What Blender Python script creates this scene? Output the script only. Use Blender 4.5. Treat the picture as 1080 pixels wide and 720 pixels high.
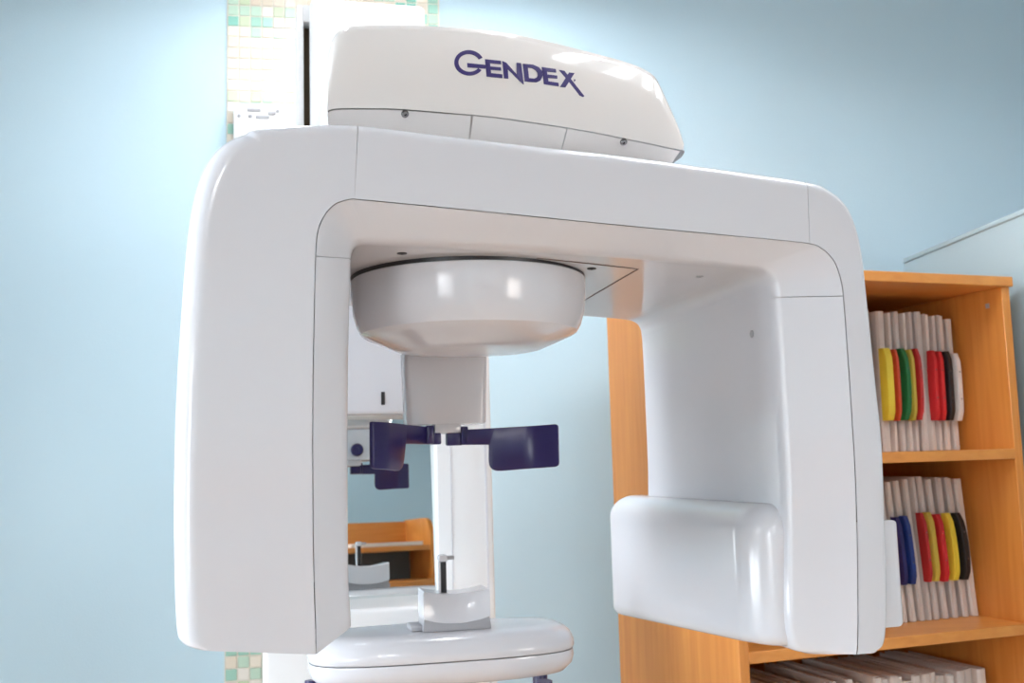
import bpy, bmesh, math, random
from mathutils import Vector, Matrix
from mathutils.bvhtree import BVHTree

for o in list(bpy.data.objects):
    bpy.data.objects.remove(o, do_unlink=True)
scene = bpy.context.scene
COL = scene.collection
random.seed(7)

# ------------------------------------------------------------------ camera
F = 1100.0                       # focal length in pixels of the 1080x720 frame
CAM = Vector((0, 0, 1.5))
up_c = Vector((-265, 9460, -F)).normalized()          # vertical vanishing point
fw_c = Vector((0, 0, -1))
y_c = (fw_c - up_c * fw_c.dot(up_c)).normalized()
x_c = y_c.cross(up_c)
RC = Matrix((x_c, y_c, up_c))                           # camera -> world
cam_d = bpy.data.cameras.new('camera')
cam = bpy.data.objects.new('camera', cam_d)
COL.objects.link(cam)
cam.matrix_world = Matrix.Translation(CAM) @ RC.to_4x4()
cam_d.sensor_width = 36.0
cam_d.lens = 36.0 * F / 1080.0
cam_d.clip_start = 0.05
cam_d.dof.use_dof = True
cam_d.dof.focus_distance = 1.12
cam_d.dof.aperture_fstop = 11.0
scene.camera = cam

# ------------------------------------------------------------------ world, view, lights
scene.view_settings.view_transform = 'Standard'
scene.view_settings.look = 'None'
scene.view_settings.gamma = 1.0
scene.view_settings.exposure = 0.17
scene.view_settings.use_curve_mapping = False
world = bpy.data.worlds.new('world')
scene.world = world
world.use_nodes = True
world.node_tree.nodes['Background'].inputs[0].default_value = (0.75, 0.87, 1.0, 1)
world.node_tree.nodes['Background'].inputs[1].default_value = 1.0


def area(name, loc, target, sx, sy, power, color, spread=180):
    d = bpy.data.lights.new(name, 'AREA')
    d.shape = 'RECTANGLE'
    d.size, d.size_y, d.energy, d.color = sx, sy, power, color
    d.spread = math.radians(spread)
    o = bpy.data.objects.new(name, d)
    COL.objects.link(o)
    o.location = loc
    o.rotation_euler = (Vector(target) - Vector(loc)).to_track_quat('-Z', 'Y').to_euler()
    return o


area('daylight_left_window', (-2.16, 0.7, 1.62), (0.3, 1.3, 1.3), 1.35, 1.3, 27, (0.84, 0.92, 1.0), 96)
area('fill_rear_window', (-1.4, -2.76, 1.5), (0.2, 1.0, 1.1), 1.0, 1.3, 5, (0.92, 0.96, 1.0), 56)  # front fill added from behind the viewer, narrowed and aimed at the machine

area('fill_far_window', (3.17, -1.75, 1.4), (0.0, 1.3, 1.5), 1.1, 1.0, 8, (1.0, 0.93, 0.87), 80)  # unseen warm light added to fill the shaded stalk


# ------------------------------------------------------------------ pixel helpers
def ray(u, v):
    return (RC @ Vector((u - 540.0, 360.0 - v, -F))).normalized()


def at_depth(u, v, Y):
    d = ray(u, v)
    return CAM + d * (Y / d.y)


def on_plane(u, v, p, n):
    d = ray(u, v)
    return CAM + d * ((Vector(p) - CAM).dot(n) / d.dot(n))


def at_z(u, v, z):
    d = ray(u, v)
    return CAM + d * ((z - CAM.z) / d.z)


# ------------------------------------------------------------------ materials
def lin(c):
    return tuple(((x / 255.0) / 12.92 if x <= 10 else ((x / 255.0 + 0.055) / 1.055) ** 2.4) for x in c) + (1,)


MATS = {}


def mat(name, rgb, rough=0.4, metal=0.0, coat=0.0, noise=0.0, scale=8.0, bump=0.0, bscale=200.0, spec=0.5):
    m = bpy.data.materials.new(name)
    m.use_nodes = True
    nt = m.node_tree
    b = nt.nodes['Principled BSDF']
    c = lin(rgb)
    b.inputs['Base Color'].default_value = c
    b.inputs['Roughness'].default_value = rough
    b.inputs['Metallic'].default_value = metal
    b.inputs['Coat Weight'].default_value = coat
    b.inputs['Specular IOR Level'].default_value = spec
    tc = nt.nodes.new('ShaderNodeTexCoord')
    if noise > 0:
        n = nt.nodes.new('ShaderNodeTexNoise')
        n.inputs['Scale'].default_value = scale
        n.inputs['Detail'].default_value = 4
        nt.links.new(tc.outputs['Object'], n.inputs['Vector'])
        r = nt.nodes.new('ShaderNodeMix')
        r.data_type = 'RGBA'
        r.inputs[6].default_value = tuple(x * (1 - noise) for x in c[:3]) + (1,)
        r.inputs[7].default_value = tuple(min(1, x * (1 + noise)) for x in c[:3]) + (1,)
        nt.links.new(n.outputs['Fac'], r.inputs[0])
        nt.links.new(r.outputs[2], b.inputs['Base Color'])
    if bump > 0:
        n2 = nt.nodes.new('ShaderNodeTexNoise')
        n2.inputs['Scale'].default_value = bscale
        nt.links.new(tc.outputs['Object'], n2.inputs['Vector'])
        bp = nt.nodes.new('ShaderNodeBump')
        bp.inputs['Strength'].default_value = bump
        bp.inputs['Distance'].default_value = 0.002
        nt.links.new(n2.outputs['Fac'], bp.inputs['Height'])
        nt.links.new(bp.outputs['Normal'], b.inputs['Normal'])
    MATS[name] = m
    return m


def wood(name, rgb_a, rgb_b, axis, rough=0.35):
    m = bpy.data.materials.new(name)
    m.use_nodes = True
    nt = m.node_tree
    b = nt.nodes['Principled BSDF']
    b.inputs['Roughness'].default_value = rough
    tc = nt.nodes.new('ShaderNodeTexCoord')
    mp = nt.nodes.new('ShaderNodeMapping')
    sc = [55.0, 55.0, 55.0]
    sc[axis] = 3.0
    mp.inputs['Scale'].default_value = sc
    n = nt.nodes.new('ShaderNodeTexNoise')
    n.inputs['Scale'].default_value = 1.0
    n.inputs['Detail'].default_value = 6
    n.inputs['Distortion'].default_value = 0.6
    cr = nt.nodes.new('ShaderNodeValToRGB')
    cr.color_ramp.elements[0].position = 0.3
    cr.color_ramp.elements[0].color = lin(rgb_a)
    cr.color_ramp.elements[1].position = 0.7
    cr.color_ramp.elements[1].color = lin(rgb_b)
    nt.links.new(tc.outputs['Object'], mp.inputs['Vector'])
    nt.links.new(mp.outputs['Vector'], n.inputs['Vector'])
    nt.links.new(n.outputs['Fac'], cr.inputs['Fac'])
    nt.links.new(cr.outputs['Color'], b.inputs['Base Color'])
    MATS[name] = m
    return m


def emitter(name, rgb, strength):
    m = bpy.data.materials.new(name)
    m.use_nodes = True
    b = m.node_tree.nodes['Principled BSDF']
    b.inputs['Base Color'].default_value = lin(rgb)
    b.inputs['Emission Color'].default_value = lin(rgb)
    b.inputs['Emission Strength'].default_value = strength
    MATS[name] = m
    return m


WHITE = mat('white_plastic', (217, 218, 223), 0.13, noise=0.012, scale=5)
WHITE_M = mat('white_painted_metal', (232, 232, 232), 0.3, noise=0.012, scale=5)
NAVY = mat('navy_plastic', (38, 30, 86), 0.28, noise=0.05)
NAVYINK = mat('navy_ink', (50, 38, 104), 0.4, noise=0.03)
GREYP = mat('grey_plastic', (168, 168, 172), 0.3, noise=0.02)
DARK = mat('black_plastic', (28, 27, 30), 0.4, noise=0.05)
SEAM_SHADE = mat('seam_shade', (120, 108, 104), 0.7, noise=0.05)  # shade of the panel joints put into the strip colour
CHROME = mat('steel', (150, 148, 148), 0.25, metal=1.0, noise=0.05)
MIRROR = mat('mirror_silver', (236, 241, 240), 0.0, metal=1.0)
WALLP = mat('blue_wall_paint', (200, 226, 238), 0.6, noise=0.02, scale=3, bump=0.15, bscale=260)
PARTP = mat('pale_blue_partition_paint', (166, 184, 190), 0.6, noise=0.02, scale=3, bump=0.1)
CEILP = mat('ceiling_paint', (205, 206, 206), 0.8, noise=0.02, bump=0.1)
GROUT = mat('tile_grout', (235, 229, 215), 0.8, noise=0.04, scale=60, bump=0.2)
PAPER = mat('folder_paper', (226, 214, 205), 0.7, noise=0.06, scale=40)
PAPER2 = mat('folder_card', (214, 203, 196), 0.7, noise=0.06, scale=30)
SHEET = mat('paper_sheets', (236, 228, 220), 0.8, noise=0.05, scale=90)
BEECH_X = wood('beech_shelf', (214, 136, 62), (228, 154, 76), 0)
BEECH_Z = wood('beech_upright', (212, 132, 58), (226, 150, 72), 2)
FLOORM = wood('warm_floor', (238, 198, 164), (246, 210, 178), 1, 0.4)
DARKGREY = mat('dark_grey_laminate', (104, 112, 112), 0.5, noise=0.05)
GLASS = bpy.data.materials.new('window_glass')
GLASS.use_nodes = True
_nt = GLASS.node_tree
_nt.nodes.remove(_nt.nodes['Principled BSDF'])
_t, _g, _mx = _nt.nodes.new('ShaderNodeBsdfTransparent'), _nt.nodes.new('ShaderNodeBsdfGlossy'), _nt.nodes.new('ShaderNodeMixShader')
_g.inputs['Roughness'].default_value = 0.02
_mx.inputs[0].default_value = 0.06
_nt.links.new(_t.outputs[0], _mx.inputs[1])
_nt.links.new(_g.outputs[0], _mx.inputs[2])
_nt.links.new(_mx.outputs[0], _nt.nodes['Material Output'].inputs['Surface'])
LAMP_A = emitter('lamp_glow_tile_side', (250, 251, 255), 20.0)
LAMP_B = emitter('lamp_glow_bookcase_side', (250, 251, 255), 20.0)
LAMP_C = emitter('lamp_glow_room_fill', (250, 251, 255), 66.0)

# ------------------------------------------------------------------ object helpers
WLOC = {}
WMESH = {}


def prop(o, label=None, cat=None, group=None, kind=None):
    if label: o['label'] = label
    if cat: o['category'] = cat
    if group: o['group'] = group
    if kind: o['kind'] = kind
    return o


def empty(name, loc, label, cat, group=None):
    o = bpy.data.objects.new(name, None)
    o.empty_display_size = 0.05
    COL.objects.link(o)
    o.location = loc
    WLOC[o] = Vector(loc)
    return prop(o, label, cat, group)


def mesh(name, verts, faces, m, parent=None, smooth=False, angle=None, bm=None, fix=True):
    """world-space geometry -> one mesh object whose origin sits at its own centre"""
    if bm is None:
        bm = bmesh.new()
        vs = [bm.verts.new(v) for v in verts]
        for f in faces:
            try:
                bm.faces.new([vs[i] for i in f])
            except ValueError:
                pass
    if fix:
        bmesh.ops.recalc_face_normals(bm, faces=bm.faces)
    lo = Vector((min(v.co[i] for v in bm.verts) for i in range(3)))
    hi = Vector((max(v.co[i] for v in bm.verts) for i in range(3)))
    c = (lo + hi) / 2
    me = bpy.data.meshes.new(name)
    WMESHV = [v.co.copy() for v in bm.verts]
    bm.verts.index_update()
    WMESHF = [[v.index for v in f.verts] for f in bm.faces]
    for v in bm.verts:
        v.co -= c
    bm.to_mesh(me)
    bm.free()
    me.materials.append(m)
    if smooth:
        me.shade_smooth()
        if angle is not None:
            me.set_sharp_from_angle(angle=math.radians(angle))
    o = bpy.data.objects.new(name, me)
    COL.objects.link(o)
    if parent is not None:
        o.parent = parent
        o.location = c - WLOC[parent]
    else:
        o.location = c
    WLOC[o] = c
    WMESH[o] = (WMESHV, WMESHF)
    return o


class Frame:
    """local axes: s to the right, b to the back, z up"""
    def __init__(self, origin, deg, deg2=None):
        self.o = Vector((origin[0], origin[1], 0))
        t = math.radians(deg)
        t2 = math.radians(deg if deg2 is None else deg2)
        self.e1 = Vector((math.cos(t), math.sin(t), 0))
        self.e2 = Vector((-math.sin(t2), math.cos(t2), 0))
        self.n1 = Vector((self.e2.y, -self.e2.x, 0))      # normal of a plane of constant s
        self.n2 = Vector((-self.e1.y, self.e1.x, 0))      # normal of a plane of constant b

    def w(self, s, b, z):
        return self.o + self.e1 * s + self.e2 * b + Vector((0, 0, z))

    def l(self, p):
        d = Vector(p) - self.o
        return d.dot(self.n1) / self.e1.dot(self.n1), d.dot(self.n2) / self.e2.dot(self.n2), p.z

    def px(self, u, v, b):
        """local (s,z) where the pixel ray meets the plane at depth b"""
        p = on_plane(u, v, self.o + self.e2 * b, self.n2)
        s, _, z = self.l(p)
        return s, z

    def pxs(self, u, v, s0):
        p = on_plane(u, v, self.o + self.e1 * s0, self.n1)
        _, b, z = self.l(p)
        return b, z


def box_bm(fr, s0, s1, b0, b1, z0, z1, bev=0.0, seg=2, edges=None):
    bm = bmesh.new()
    vs = [bm.verts.new((s, b, z)) for z in (z0, z1) for b in (b0, b1) for s in (s0, s1)]
    for f in ((0, 1, 3, 2), (4, 6, 7, 5), (0, 4, 5, 1), (2, 3, 7, 6), (0, 2, 6, 4), (1, 5, 7, 3)):
        bm.faces.new([vs[i] for i in f])
    bmesh.ops.recalc_face_normals(bm, faces=bm.faces)
    if edges:
        for sel, w, n in edges:
            es = [e for e in bm.edges if sel(*(e.verts[0].co), *(e.verts[1].co))]
            bmesh.ops.bevel(bm, geom=es, offset=w, segments=n, profile=0.5, affect='EDGES', clamp_overlap=True)
    if bev > 0:
        es = [e for e in bm.edges if len(e.link_faces) == 2 and e.calc_face_angle() > 0.9]
        bmesh.ops.bevel(bm, geom=es, offset=bev, segments=seg, profile=0.5, affect='EDGES', clamp_overlap=True)
    for v in bm.verts:
        v.co = fr.w(*v.co)
    return bm


def box(name, fr, s0, s1, b0, b1, z0, z1, m, parent=None, bev=0.0, seg=2, edges=None):
    return mesh(name, None, None, m, parent, smooth=bev > 0 or bool(edges), angle=40,
                bm=box_bm(fr, s0, s1, b0, b1, z0, z1, bev, seg, edges))


def grid_faces(nr, nc, off=0, wrap=False):
    fs = []
    for r in range(nr - 1):
        for c in range(nc - 1 + (1 if wrap else 0)):
            c2 = (c + 1) % nc
            fs.append((off + r * nc + c, off + r * nc + c2, off + (r + 1) * nc + c2, off + (r + 1) * nc + c))
    return fs


def loft(name, rows, m, parent, smooth=True, angle=50, thick=0.0, wrap=False, caps=False):
    nr, nc = len(rows), len(rows[0])
    vs = [v for r in rows for v in r]
    fs = grid_faces(nr, nc, 0, wrap)
    if caps:
        fs.append(tuple(range(nc)))
        fs.append(tuple(range((nr - 1) * nc, nr * nc)))
    o = mesh(name, vs, fs, m, parent, smooth, angle)
    if thick:
        md = o.modifiers.new('thickness', 'SOLIDIFY')
        md.thickness = thick
        md.offset = -1
    return o


def lathe(name, centre, prof, m, parent, n=64, angle=40, axis='z'):
    rows = []
    for r, z in prof:
        row = []
        for k in range(n):
            a = 2 * math.pi * k / n
            if axis == 'z':
                row.append(Vector((r * math.cos(a), r * math.sin(a), z)) + centre)
            else:  # axis is a unit vector
                t = axis.orthogonal().normalized()
                q = axis.cross(t)
                row.append(centre + t * (r * math.cos(a)) + q * (r * math.sin(a)) + axis * z)
        rows.append(row)
    return loft(name, rows, m, parent, True, angle, wrap=True, caps=True)


def cr(p0, p1, p2, p3, t):
    """cubic through p1..p2 with tangents limited so that it never runs backwards"""
    out = []
    for a, b, c, d in zip(p0, p1, p2, p3):
        def tan(u, v):
            if u * v <= 0:
                return 0.0
            m = (u + v) / 2
            return math.copysign(min(abs(m), 2.5 * abs(u), 2.5 * abs(v)), m)
        m1, m2 = tan(b - a, c - b) if b != a else (c - b), tan(c - b, d - c) if d != c else (c - b)
        t2, t3 = t * t, t ** 3
        out.append((2 * t3 - 3 * t2 + 1) * b + (t3 - 2 * t2 + t) * m1 + (-2 * t3 + 3 * t2) * c + (t3 - t2) * m2)
    return tuple(out)


def sample(keys, t):
    """Catmull-Rom through keys; t in [0, len-1]"""
    n = len(keys)
    i = max(0, min(int(math.floor(t)), n - 2))
    f = t - i
    g = lambda k: keys[max(0, min(n - 1, k))]
    return cr(g(i - 1), g(i), g(i + 1), g(i + 2), f)


def bvh(objs):
    V, P = [], []
    for o in objs:
        v, f = WMESH[o]
        k = len(V)
        V += v
        P += [[i + k for i in q] for q in f]
    return BVHTree.FromPolygons(V, P)


def hit(tree, u, v):
    d = ray(u, v)
    p, n, _, _ = tree.ray_cast(CAM, d)
    if p is None:
        return None, None
    if n.dot(d) > 0:
        n = -n
    return p, n


def screw(tree, u, v, r, m, parent, name='screw', depth=0.0012, hole=None):
    p, n = hit(tree, u, v)
    if p is None:
        return None
    o = lathe(name, p, [(r, -0.001), (r, depth * 0.6), (r * 0.8, depth), (r * 0.35, depth), (r * 0.3, depth * 0.3)], m, parent,
              n=16, axis=n)
    return o


def strip(name, pts, w, n, m, parent, h=0.0006):
    """a thin raised line through points on a surface with normal n"""
    vs, fs = [], []
    for i, p in enumerate(pts):
        d = (pts[min(i + 1, len(pts) - 1)] - pts[max(i - 1, 0)]).normalized()
        sd = d.cross(n).normalized() * (w / 2)
        vs += [p - sd - n * 0.001, p - sd + n * h, p + sd + n * h, p + sd - n * 0.001]
    for i in range(len(pts) - 1):
        for k in range(4):
            a = i * 4 + k
            b2 = i * 4 + (k + 1) % 4
            fs.append((a, b2, b2 + 4, a + 4))
    fs += [(0, 1, 2, 3), tuple(len(vs) - 4 + k for k in range(4))]
    return mesh(name, vs, fs, m, parent)


# ================================================================== THE SETTING
WALL_DEG = 10.0
WF = Frame((0.85, 2.74), WALL_DEG)                    # back wall: b = 0 is its face
wall_back = box('wall_back', WF, -3.6, 3.0, 0.0, 0.12, 0.0, 2.9, WALLP)
prop(wall_back, 'pale blue painted wall behind the x-ray machine', 'wall', kind='structure')
IDF = Frame((0, 0), 0)
fl = box('floor', IDF, -2.6, 3.2, -3.2, 3.4, -0.1, 0.0, FLOORM)
prop(fl, 'warm brown floor of the room', 'floor', kind='structure')
ce = box('ceiling', IDF, -2.6, 3.2, -3.2, 3.4, 2.85, 2.95, CEILP)
prop(ce, 'white painted ceiling of the room', 'ceiling', kind='structure')


def wall_with_hole(name, fr, s0, s1, h0, h1, z0, z1, zt, m, label):
    bm = bmesh.new()
    for a, b2, c, d in ((s0, h0, 0, zt), (h1, s1, 0, zt), (h0, h1, 0, z0), (h0, h1, z1, zt)):
        t = box_bm(fr, a, b2, 0, 0.12, c, d)
        me = bpy.data.meshes.new('t')
        t.to_mesh(me)
        t.free()
        bm.from_mesh(me)
        bpy.data.meshes.remove(me)
    o = mesh(name, None, None, m, bm=bm)
    return prop(o, label, 'wall', kind='structure')


LWF = Frame((-2.0, 0), 90)       # left wall: s runs along +Y, b towards -X
wall_with_hole('wall_left', LWF, -3.1, 2.35, 0.03, 1.38, 0.97, 2.27, 2.85, WALLP, 'blue painted side wall with a window')
RWF = Frame((0, -2.6), 180)      # rear wall: s runs along -X, b towards -Y
wall_with_hole('wall_rear', RWF, -3.1, 2.1, 0.9, 1.9, 0.85, 2.15, 2.85, WALLP, 'blue painted wall facing the x-ray machine')
EWF = Frame((3.0, 0), -90)
wall_with_hole('wall_far_right', EWF, -3.3, 3.1, 1.2, 2.3, 0.9, 1.9, 2.85, WALLP, 'blue painted wall beyond the low partition')


def window(name, fr, h0, h1, z0, z1, label, nbar):
    w = box(name, fr, h0 + 0.05, h1 - 0.05, 0.085, 0.09, z0 + 0.05, z1 - 0.05, GLASS)
    prop(w, label, 'window', kind='structure')
    for a, b2, c, d in ((h0, h0 + 0.05, z0, z1), (h1 - 0.05, h1, z0, z1), (h0 + 0.05, h1 - 0.05, z0, z0 + 0.05),
                        (h0 + 0.05, h1 - 0.05, z1 - 0.05, z1)):
        box('window_frame', fr, a, b2, 0.06, 0.11, c, d, WHITE_M, w)
    for k in range(1, nbar + 1):
        s = h0 + (h1 - h0) * k / (nbar + 1)
        box('mullion', fr, s - 0.03, s + 0.03, 0.055, 0.115, z0 + 0.05, z1 - 0.05, WHITE_M, w)
    return w


window('window_1', LWF, 0.03, 1.38, 0.97, 2.27, 'daylit window in the side wall', 1)
window('fill_window_3', EWF, 1.2, 2.3, 0.9, 1.9, 'window added for fill light in the wall beyond the partition', 1)  # unseen opening added for the stalk fill
window('fill_window_2', RWF, 0.9, 1.9, 0.85, 2.15, 'window with three bars in the rear wall, added for front fill', 3)  # unseen opening added for the front fill

# low partition on the right, beside the bookcase
PF = Frame((1.075, 2.156), 5.8)
ptop = PF.pxs(1080, 220, 0.0)[1]
b_end = None
part = mesh('wall_right', None, None, PARTP, bm=box_bm(PF, 0.0, 0.08, -0.75, 0.515, 0.0, ptop - 0.012))
prop(part, 'pale blue low partition wall beside the bookcase', 'wall', kind='structure')
cap = box('trim_1', PF, -0.004, 0.084, -0.754, 0.515, ptop - 0.012, ptop, PARTP, bev=0.003)
prop(cap, 'pale edge trim along the top of the partition', 'trim', kind='structure')

# ---- mosaic tile strip on the back wall
TP = 0.0272
ts0 = WF.px(238, 400, 0)[0]
ts1 = WF.px(463, 10, 0)[0]
ncol = int(round((ts1 - ts0) / TP))
TP = (ts1 - ts0 - 0.004) / ncol
gb = box('grout_bed', WF, ts0, ts1, -0.004, 0.0, 0.0, 2.84, GROUT, wall_back)
tcols = [(236, 224, 206), (240, 230, 214), (196, 222, 202), (168, 212, 194), (146, 204, 188), (244, 238, 228), (208, 222, 190)]
tmats = [mat('mosaic_glaze_%d' % i, c, 0.15, noise=0.05, scale=30) for i, c in enumerate(tcols)]


def tile_color(c, z):
    r = random.random()
    if 2.42 < z < 2.54:  # glare on this band put into paler tile colours; fewer greens too
        return random.choice((0, 1, 5, 5, 5))
    if r < 0.42: return random.choice((0, 1, 5, 1))
    return random.choice((2, 3, 4, 2, 6, 3))


z_bot = WF.px(238, 735, 0)[1]
z_mid0 = WF.px(238, 676, 0)[1]
z_mid1 = WF.px(280, 145, 0)[1]
tile_meshes = []
for i, m in enumerate(tmats):
    o = box('tile', WF, 0, TP - 0.003, -0.0065, -0.004, 0, TP - 0.003, m, wall_back, bev=0.0008, seg=1)
    o.hide_render = True
    tile_meshes.append((o.data, o))
proto_c = WLOC[tile_meshes[0][1]]
for me, o in tile_meshes:
    bpy.data.objects.remove(o)
bulk = {}
nrow = int(2.83 / TP)
ntile = 0
for r in range(nrow):
    z = 0.003 + r * TP
    for c in range(ncol):
        s = ts0 + 0.003 + c * TP
        ci = tile_color(c, z)
        near = (z > z_mid1 and z < 2.66 and (c < 9 or c > ncol - 4)) or (z_bot < z < z_mid0 and c < 7)
        if near and ntile < 290:
            o = bpy.data.objects.new('tile', tile_meshes[ci][0])
            COL.objects.link(o)
            o.parent = wall_back
            o.location = WF.w(s, 0, z) - WF.w(0, 0, 0) + proto_c - WLOC[wall_back]
            ntile += 1
        else:
            bulk.setdefault(ci, []).append((s, z))
for ci, lst in bulk.items():
    vs, fs = [], []
    for s, z in lst:
        k = len(vs)
        a, d = s + TP - 0.003, z + TP - 0.003
        for b2 in (-0.004, -0.0065):
            vs += [WF.w(s, b2, z), WF.w(a, b2, z), WF.w(a, b2, d), WF.w(s, b2, d)]
        fs += [(k + 4, k + 5, k + 6, k + 7)] + [(k + q, k + (q + 1) % 4, k + 4 + (q + 1) % 4, k + 4 + q) for q in range(4)]
    o = mesh('mosaic_field', vs, fs, tmats[ci], wall_back)
    prop(o, kind='stuff')

# ---- ceiling lamps: open boxes with four tubes
def ceiling_lamp(x, y, label, glow, rim=2.67, tw=0.032):
    lamp = empty('ceiling_lamp', (x, y, 2.85), label, 'lamp', 'ceiling lamps')
    LF = Frame((x, y), WALL_DEG)
    for a, b2, c, d in ((-0.34, 0.34, -0.34, -0.32), (-0.34, 0.34, 0.32, 0.34), (-0.34, -0.32, -0.32, 0.32), (0.32, 0.34, -0.32, 0.32)):
        box('lamp_frame', LF, a, b2, c, d, rim, 2.85, WHITE_M, lamp)
    box('contrast_plate', LF, -0.32, 0.32, -0.32, 0.32, 2.835, 2.849, DARKGREY, lamp)  # dark plate added so the tubes reflect as separate stripes
    for k in range(4):
        c = -0.24 + 0.16 * k
        box('lamp_tube', LF, c - tw, c + tw, -0.31, 0.31, 2.79, 2.83, glow, lamp, bev=0.012, seg=2)


ceiling_lamp(-0.2, 1.93, 'white boxed ceiling lamp nearest the tiled wall', LAMP_A, 2.745)
ceiling_lamp(0.72, 1.38, 'white boxed ceiling lamp above the bookcase side of the machine', LAMP_B, 2.70, 0.028)
ceiling_lamp(0.2, -1.7, 'white boxed ceiling lamp added behind the viewer for fill', LAMP_C)  # unseen lamp added to fill the front and the mirrored room

# ================================================================== THE X-RAY MACHINE
U_DEG = 19.0
p0 = at_depth(333, 690, 1.0)
UF = Frame((p0.x, p0.y), U_DEG, 14.0)
machine = empty('panoramic_xray_machine', (UF.w(0.1, 0.75, 0).x, UF.w(0.1, 0.75, 0).y, 0),
                'white dental panoramic x-ray machine with a large U-shaped arm and navy temple supports', 'x-ray machine')
DEPTH = 0.46
BI = 0.035            # depth at which the inner bezel edge sits
KEYS = [
    # outer u,v     seam u,v      inner u,v
    (203, 683.5, 333.5, 690, 371, 660),
    (191, 678, 333.4, 684, 371, 654),
    (185.5, 662, 333, 665, 370, 640),
    (183, 600, 331, 600, 368, 600),
    (182.5, 520, 330, 520, 367.5, 520),
    (185, 420, 330, 420, 367.5, 420),
    (191, 320, 331.5, 325, 369, 325),
    (197.5, 245, 333, 270, 371, 273),      # 7 bezel joint
    (206, 200, 335.5, 243, 372.5, 264),
    (217, 172, 343, 226, 375, 259.5),
    (233, 152.5, 353, 215.5, 379, 257),
    (258, 140.5, 361, 212, 385, 256.2),
    (302, 134.4, 367.5, 210.4, 390, 256.2),
    (376.5, 133, 374, 210, 396, 256.5),   # 13 cover joint
    (470, 144, 470, 219, 470, 260),
    (560, 154.5, 560, 228, 560, 264.5),
    (650, 164.5, 650, 237, 645, 269.5),
    (750, 178, 750, 246.5, 720, 275.8),
    (846, 192, 854, 257, 775, 281.3),    # 18 cover joint
    (870, 200, 868, 263, 795, 284),
    (888, 215, 879, 274, 806, 288.5),
    (898, 235, 885, 288, 812, 296.5),
    (905, 262, 888, 300, 814, 306),
    (910.5, 300, 889.5, 312, 815, 314),   # 23 bezel joint
    (921, 400, 896, 400, 820.5, 400),
    (928, 470, 901, 480, 825, 480),
    (931, 550, 904, 560, 827, 560),
    (933, 620, 905, 640, 828, 650),
    (931, 672, 904.3, 684, 835, 682),
    (922, 686, 903.5, 690, 850, 689),
]
LK = []
for ou, ov, su, sv, iu, iv in KEYS:
    LK.append(UF.px(ou, ov, 0.012) + UF.px(su, sv, 0.0) + UF.px(iu, iv, BI))
NS = len(LK) - 1


def section(t):
    """points of the arm section at station t: outer back -> front -> inner back, as local (s, b, z)"""
    os_, oz, ss, sz, is_, iz = sample(LK, t)
    O, S, I = Vector((os_, oz)), Vector((ss, sz)), Vector((is_, iz))
    d = (S - O)
    L = d.length
    d.normalize()
    R = min(0.020 if t < 11 else 0.012, L * 0.4)
    cov = []
    back = O + d * 0.006
    cov.append((back.x, DEPTH - 0.02, back.y))
    bb = O + d * 0.002
    cov.append((bb.x, DEPTH * 0.5, bb.y))
    for k in range(9):
        a = math.pi / 2 * k / 8
        p = O + d * (R * (1 - math.cos(a)))
        cov.append((p.x, R * 1.1 * (1 - math.sin(a)), p.y))
    GP = 0.0004
    for f in (0.02, 0.35, 0.7, 0.97):
        p = O + d * (R + (L - R - GP) * f)
        cov.append((p.x, 0.0, p.y))
    p = S - d * GP
    cov.append((p.x, 0.0, p.y))
    e = (I - S)
    Lb = e.length
    e.normalize()
    bez = []
    RB = 0.007
    BF_ = BI - 0.008
    for f in (0.0, 0.03, 0.35, 0.7, 0.97, 1.0):
        q = S + e * (GP + (Lb - RB - GP) * f)
        bez.append((q.x, 0.0004 + BF_ * f, q.y))
    slope = BF_ / max(1e-6, Lb - RB)
    for k in range(1, 7):
        q_ = k / 6
        along = (1 - q_) ** 2 * (Lb - RB) + (1 - (1 - q_) ** 2) * Lb
        deep_ = (1 - q_) ** 2 * BF_ + 2 * q_ * (1 - q_) * (BF_ + slope * RB) + q_ ** 2 * (BI + 0.0105)
        q = S + e * along
        bez.append((q.x, deep_ + 0.0004, q.y))
    inn = []
    for f in (0.0, 0.25, 0.5, 0.75, 1.0):
        inn.append((I.x, BI + 0.0105 + (DEPTH - BI - 0.0105) * f, I.y))
    return cov, bez, inn


def trange(a, b2, step=0.125):
    n = max(1, int(round((b2 - a) / step)))
    return [a + (b2 - a) * i / n for i in range(n + 1)]


# rotating arm: the back closure is the part, panels are its pieces
rows = []
for t in trange(0, NS):
    cov, bez, inn = section(t)
    a, b2 = cov[0], inn[-1]
    rows.append([UF.w(*a), UF.w(a[0] * 0.94 + b2[0] * 0.06, DEPTH, a[2] * 0.94 + b2[2] * 0.06), UF.w(*b2)])
arm = loft('rotating_arm', rows, WHITE, machine, angle=60)
arm['label'] = 'glossy white U-shaped rotating arm'
G = 0.004
for nm, a, b2 in (('tube_arm_cover', 0, 13 - G), ('beam_cover', 13 + G, 18 - 0.004), ('sensor_arm_cover', 18 + 0.004, NS)):
    loft(nm, [[UF.w(*p) for p in section(t)[0]] for t in trange(a, b2)], WHITE, arm, angle=60)
bez_objs = []
for a, b2 in ((0, 7 - 0.009), (7 + 0.009, 23 - 0.012), (23 + 0.012, NS)):
    bez_objs.append(loft('inner_bezel', [[UF.w(*p) for p in section(t)[1]] for t in trange(a, b2)], WHITE, arm, angle=60))
inner_objs = []
for nm, a, b2 in (('inner_side_panel', 0, 8.5), ('underside_panel', 8.5, 21), ('inner_side_panel', 21, NS)):
    inner_objs.append(loft(nm, [[UF.w(*p) for p in section(t)[2]] for t in trange(a, b2)], WHITE, arm, angle=60))
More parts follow.
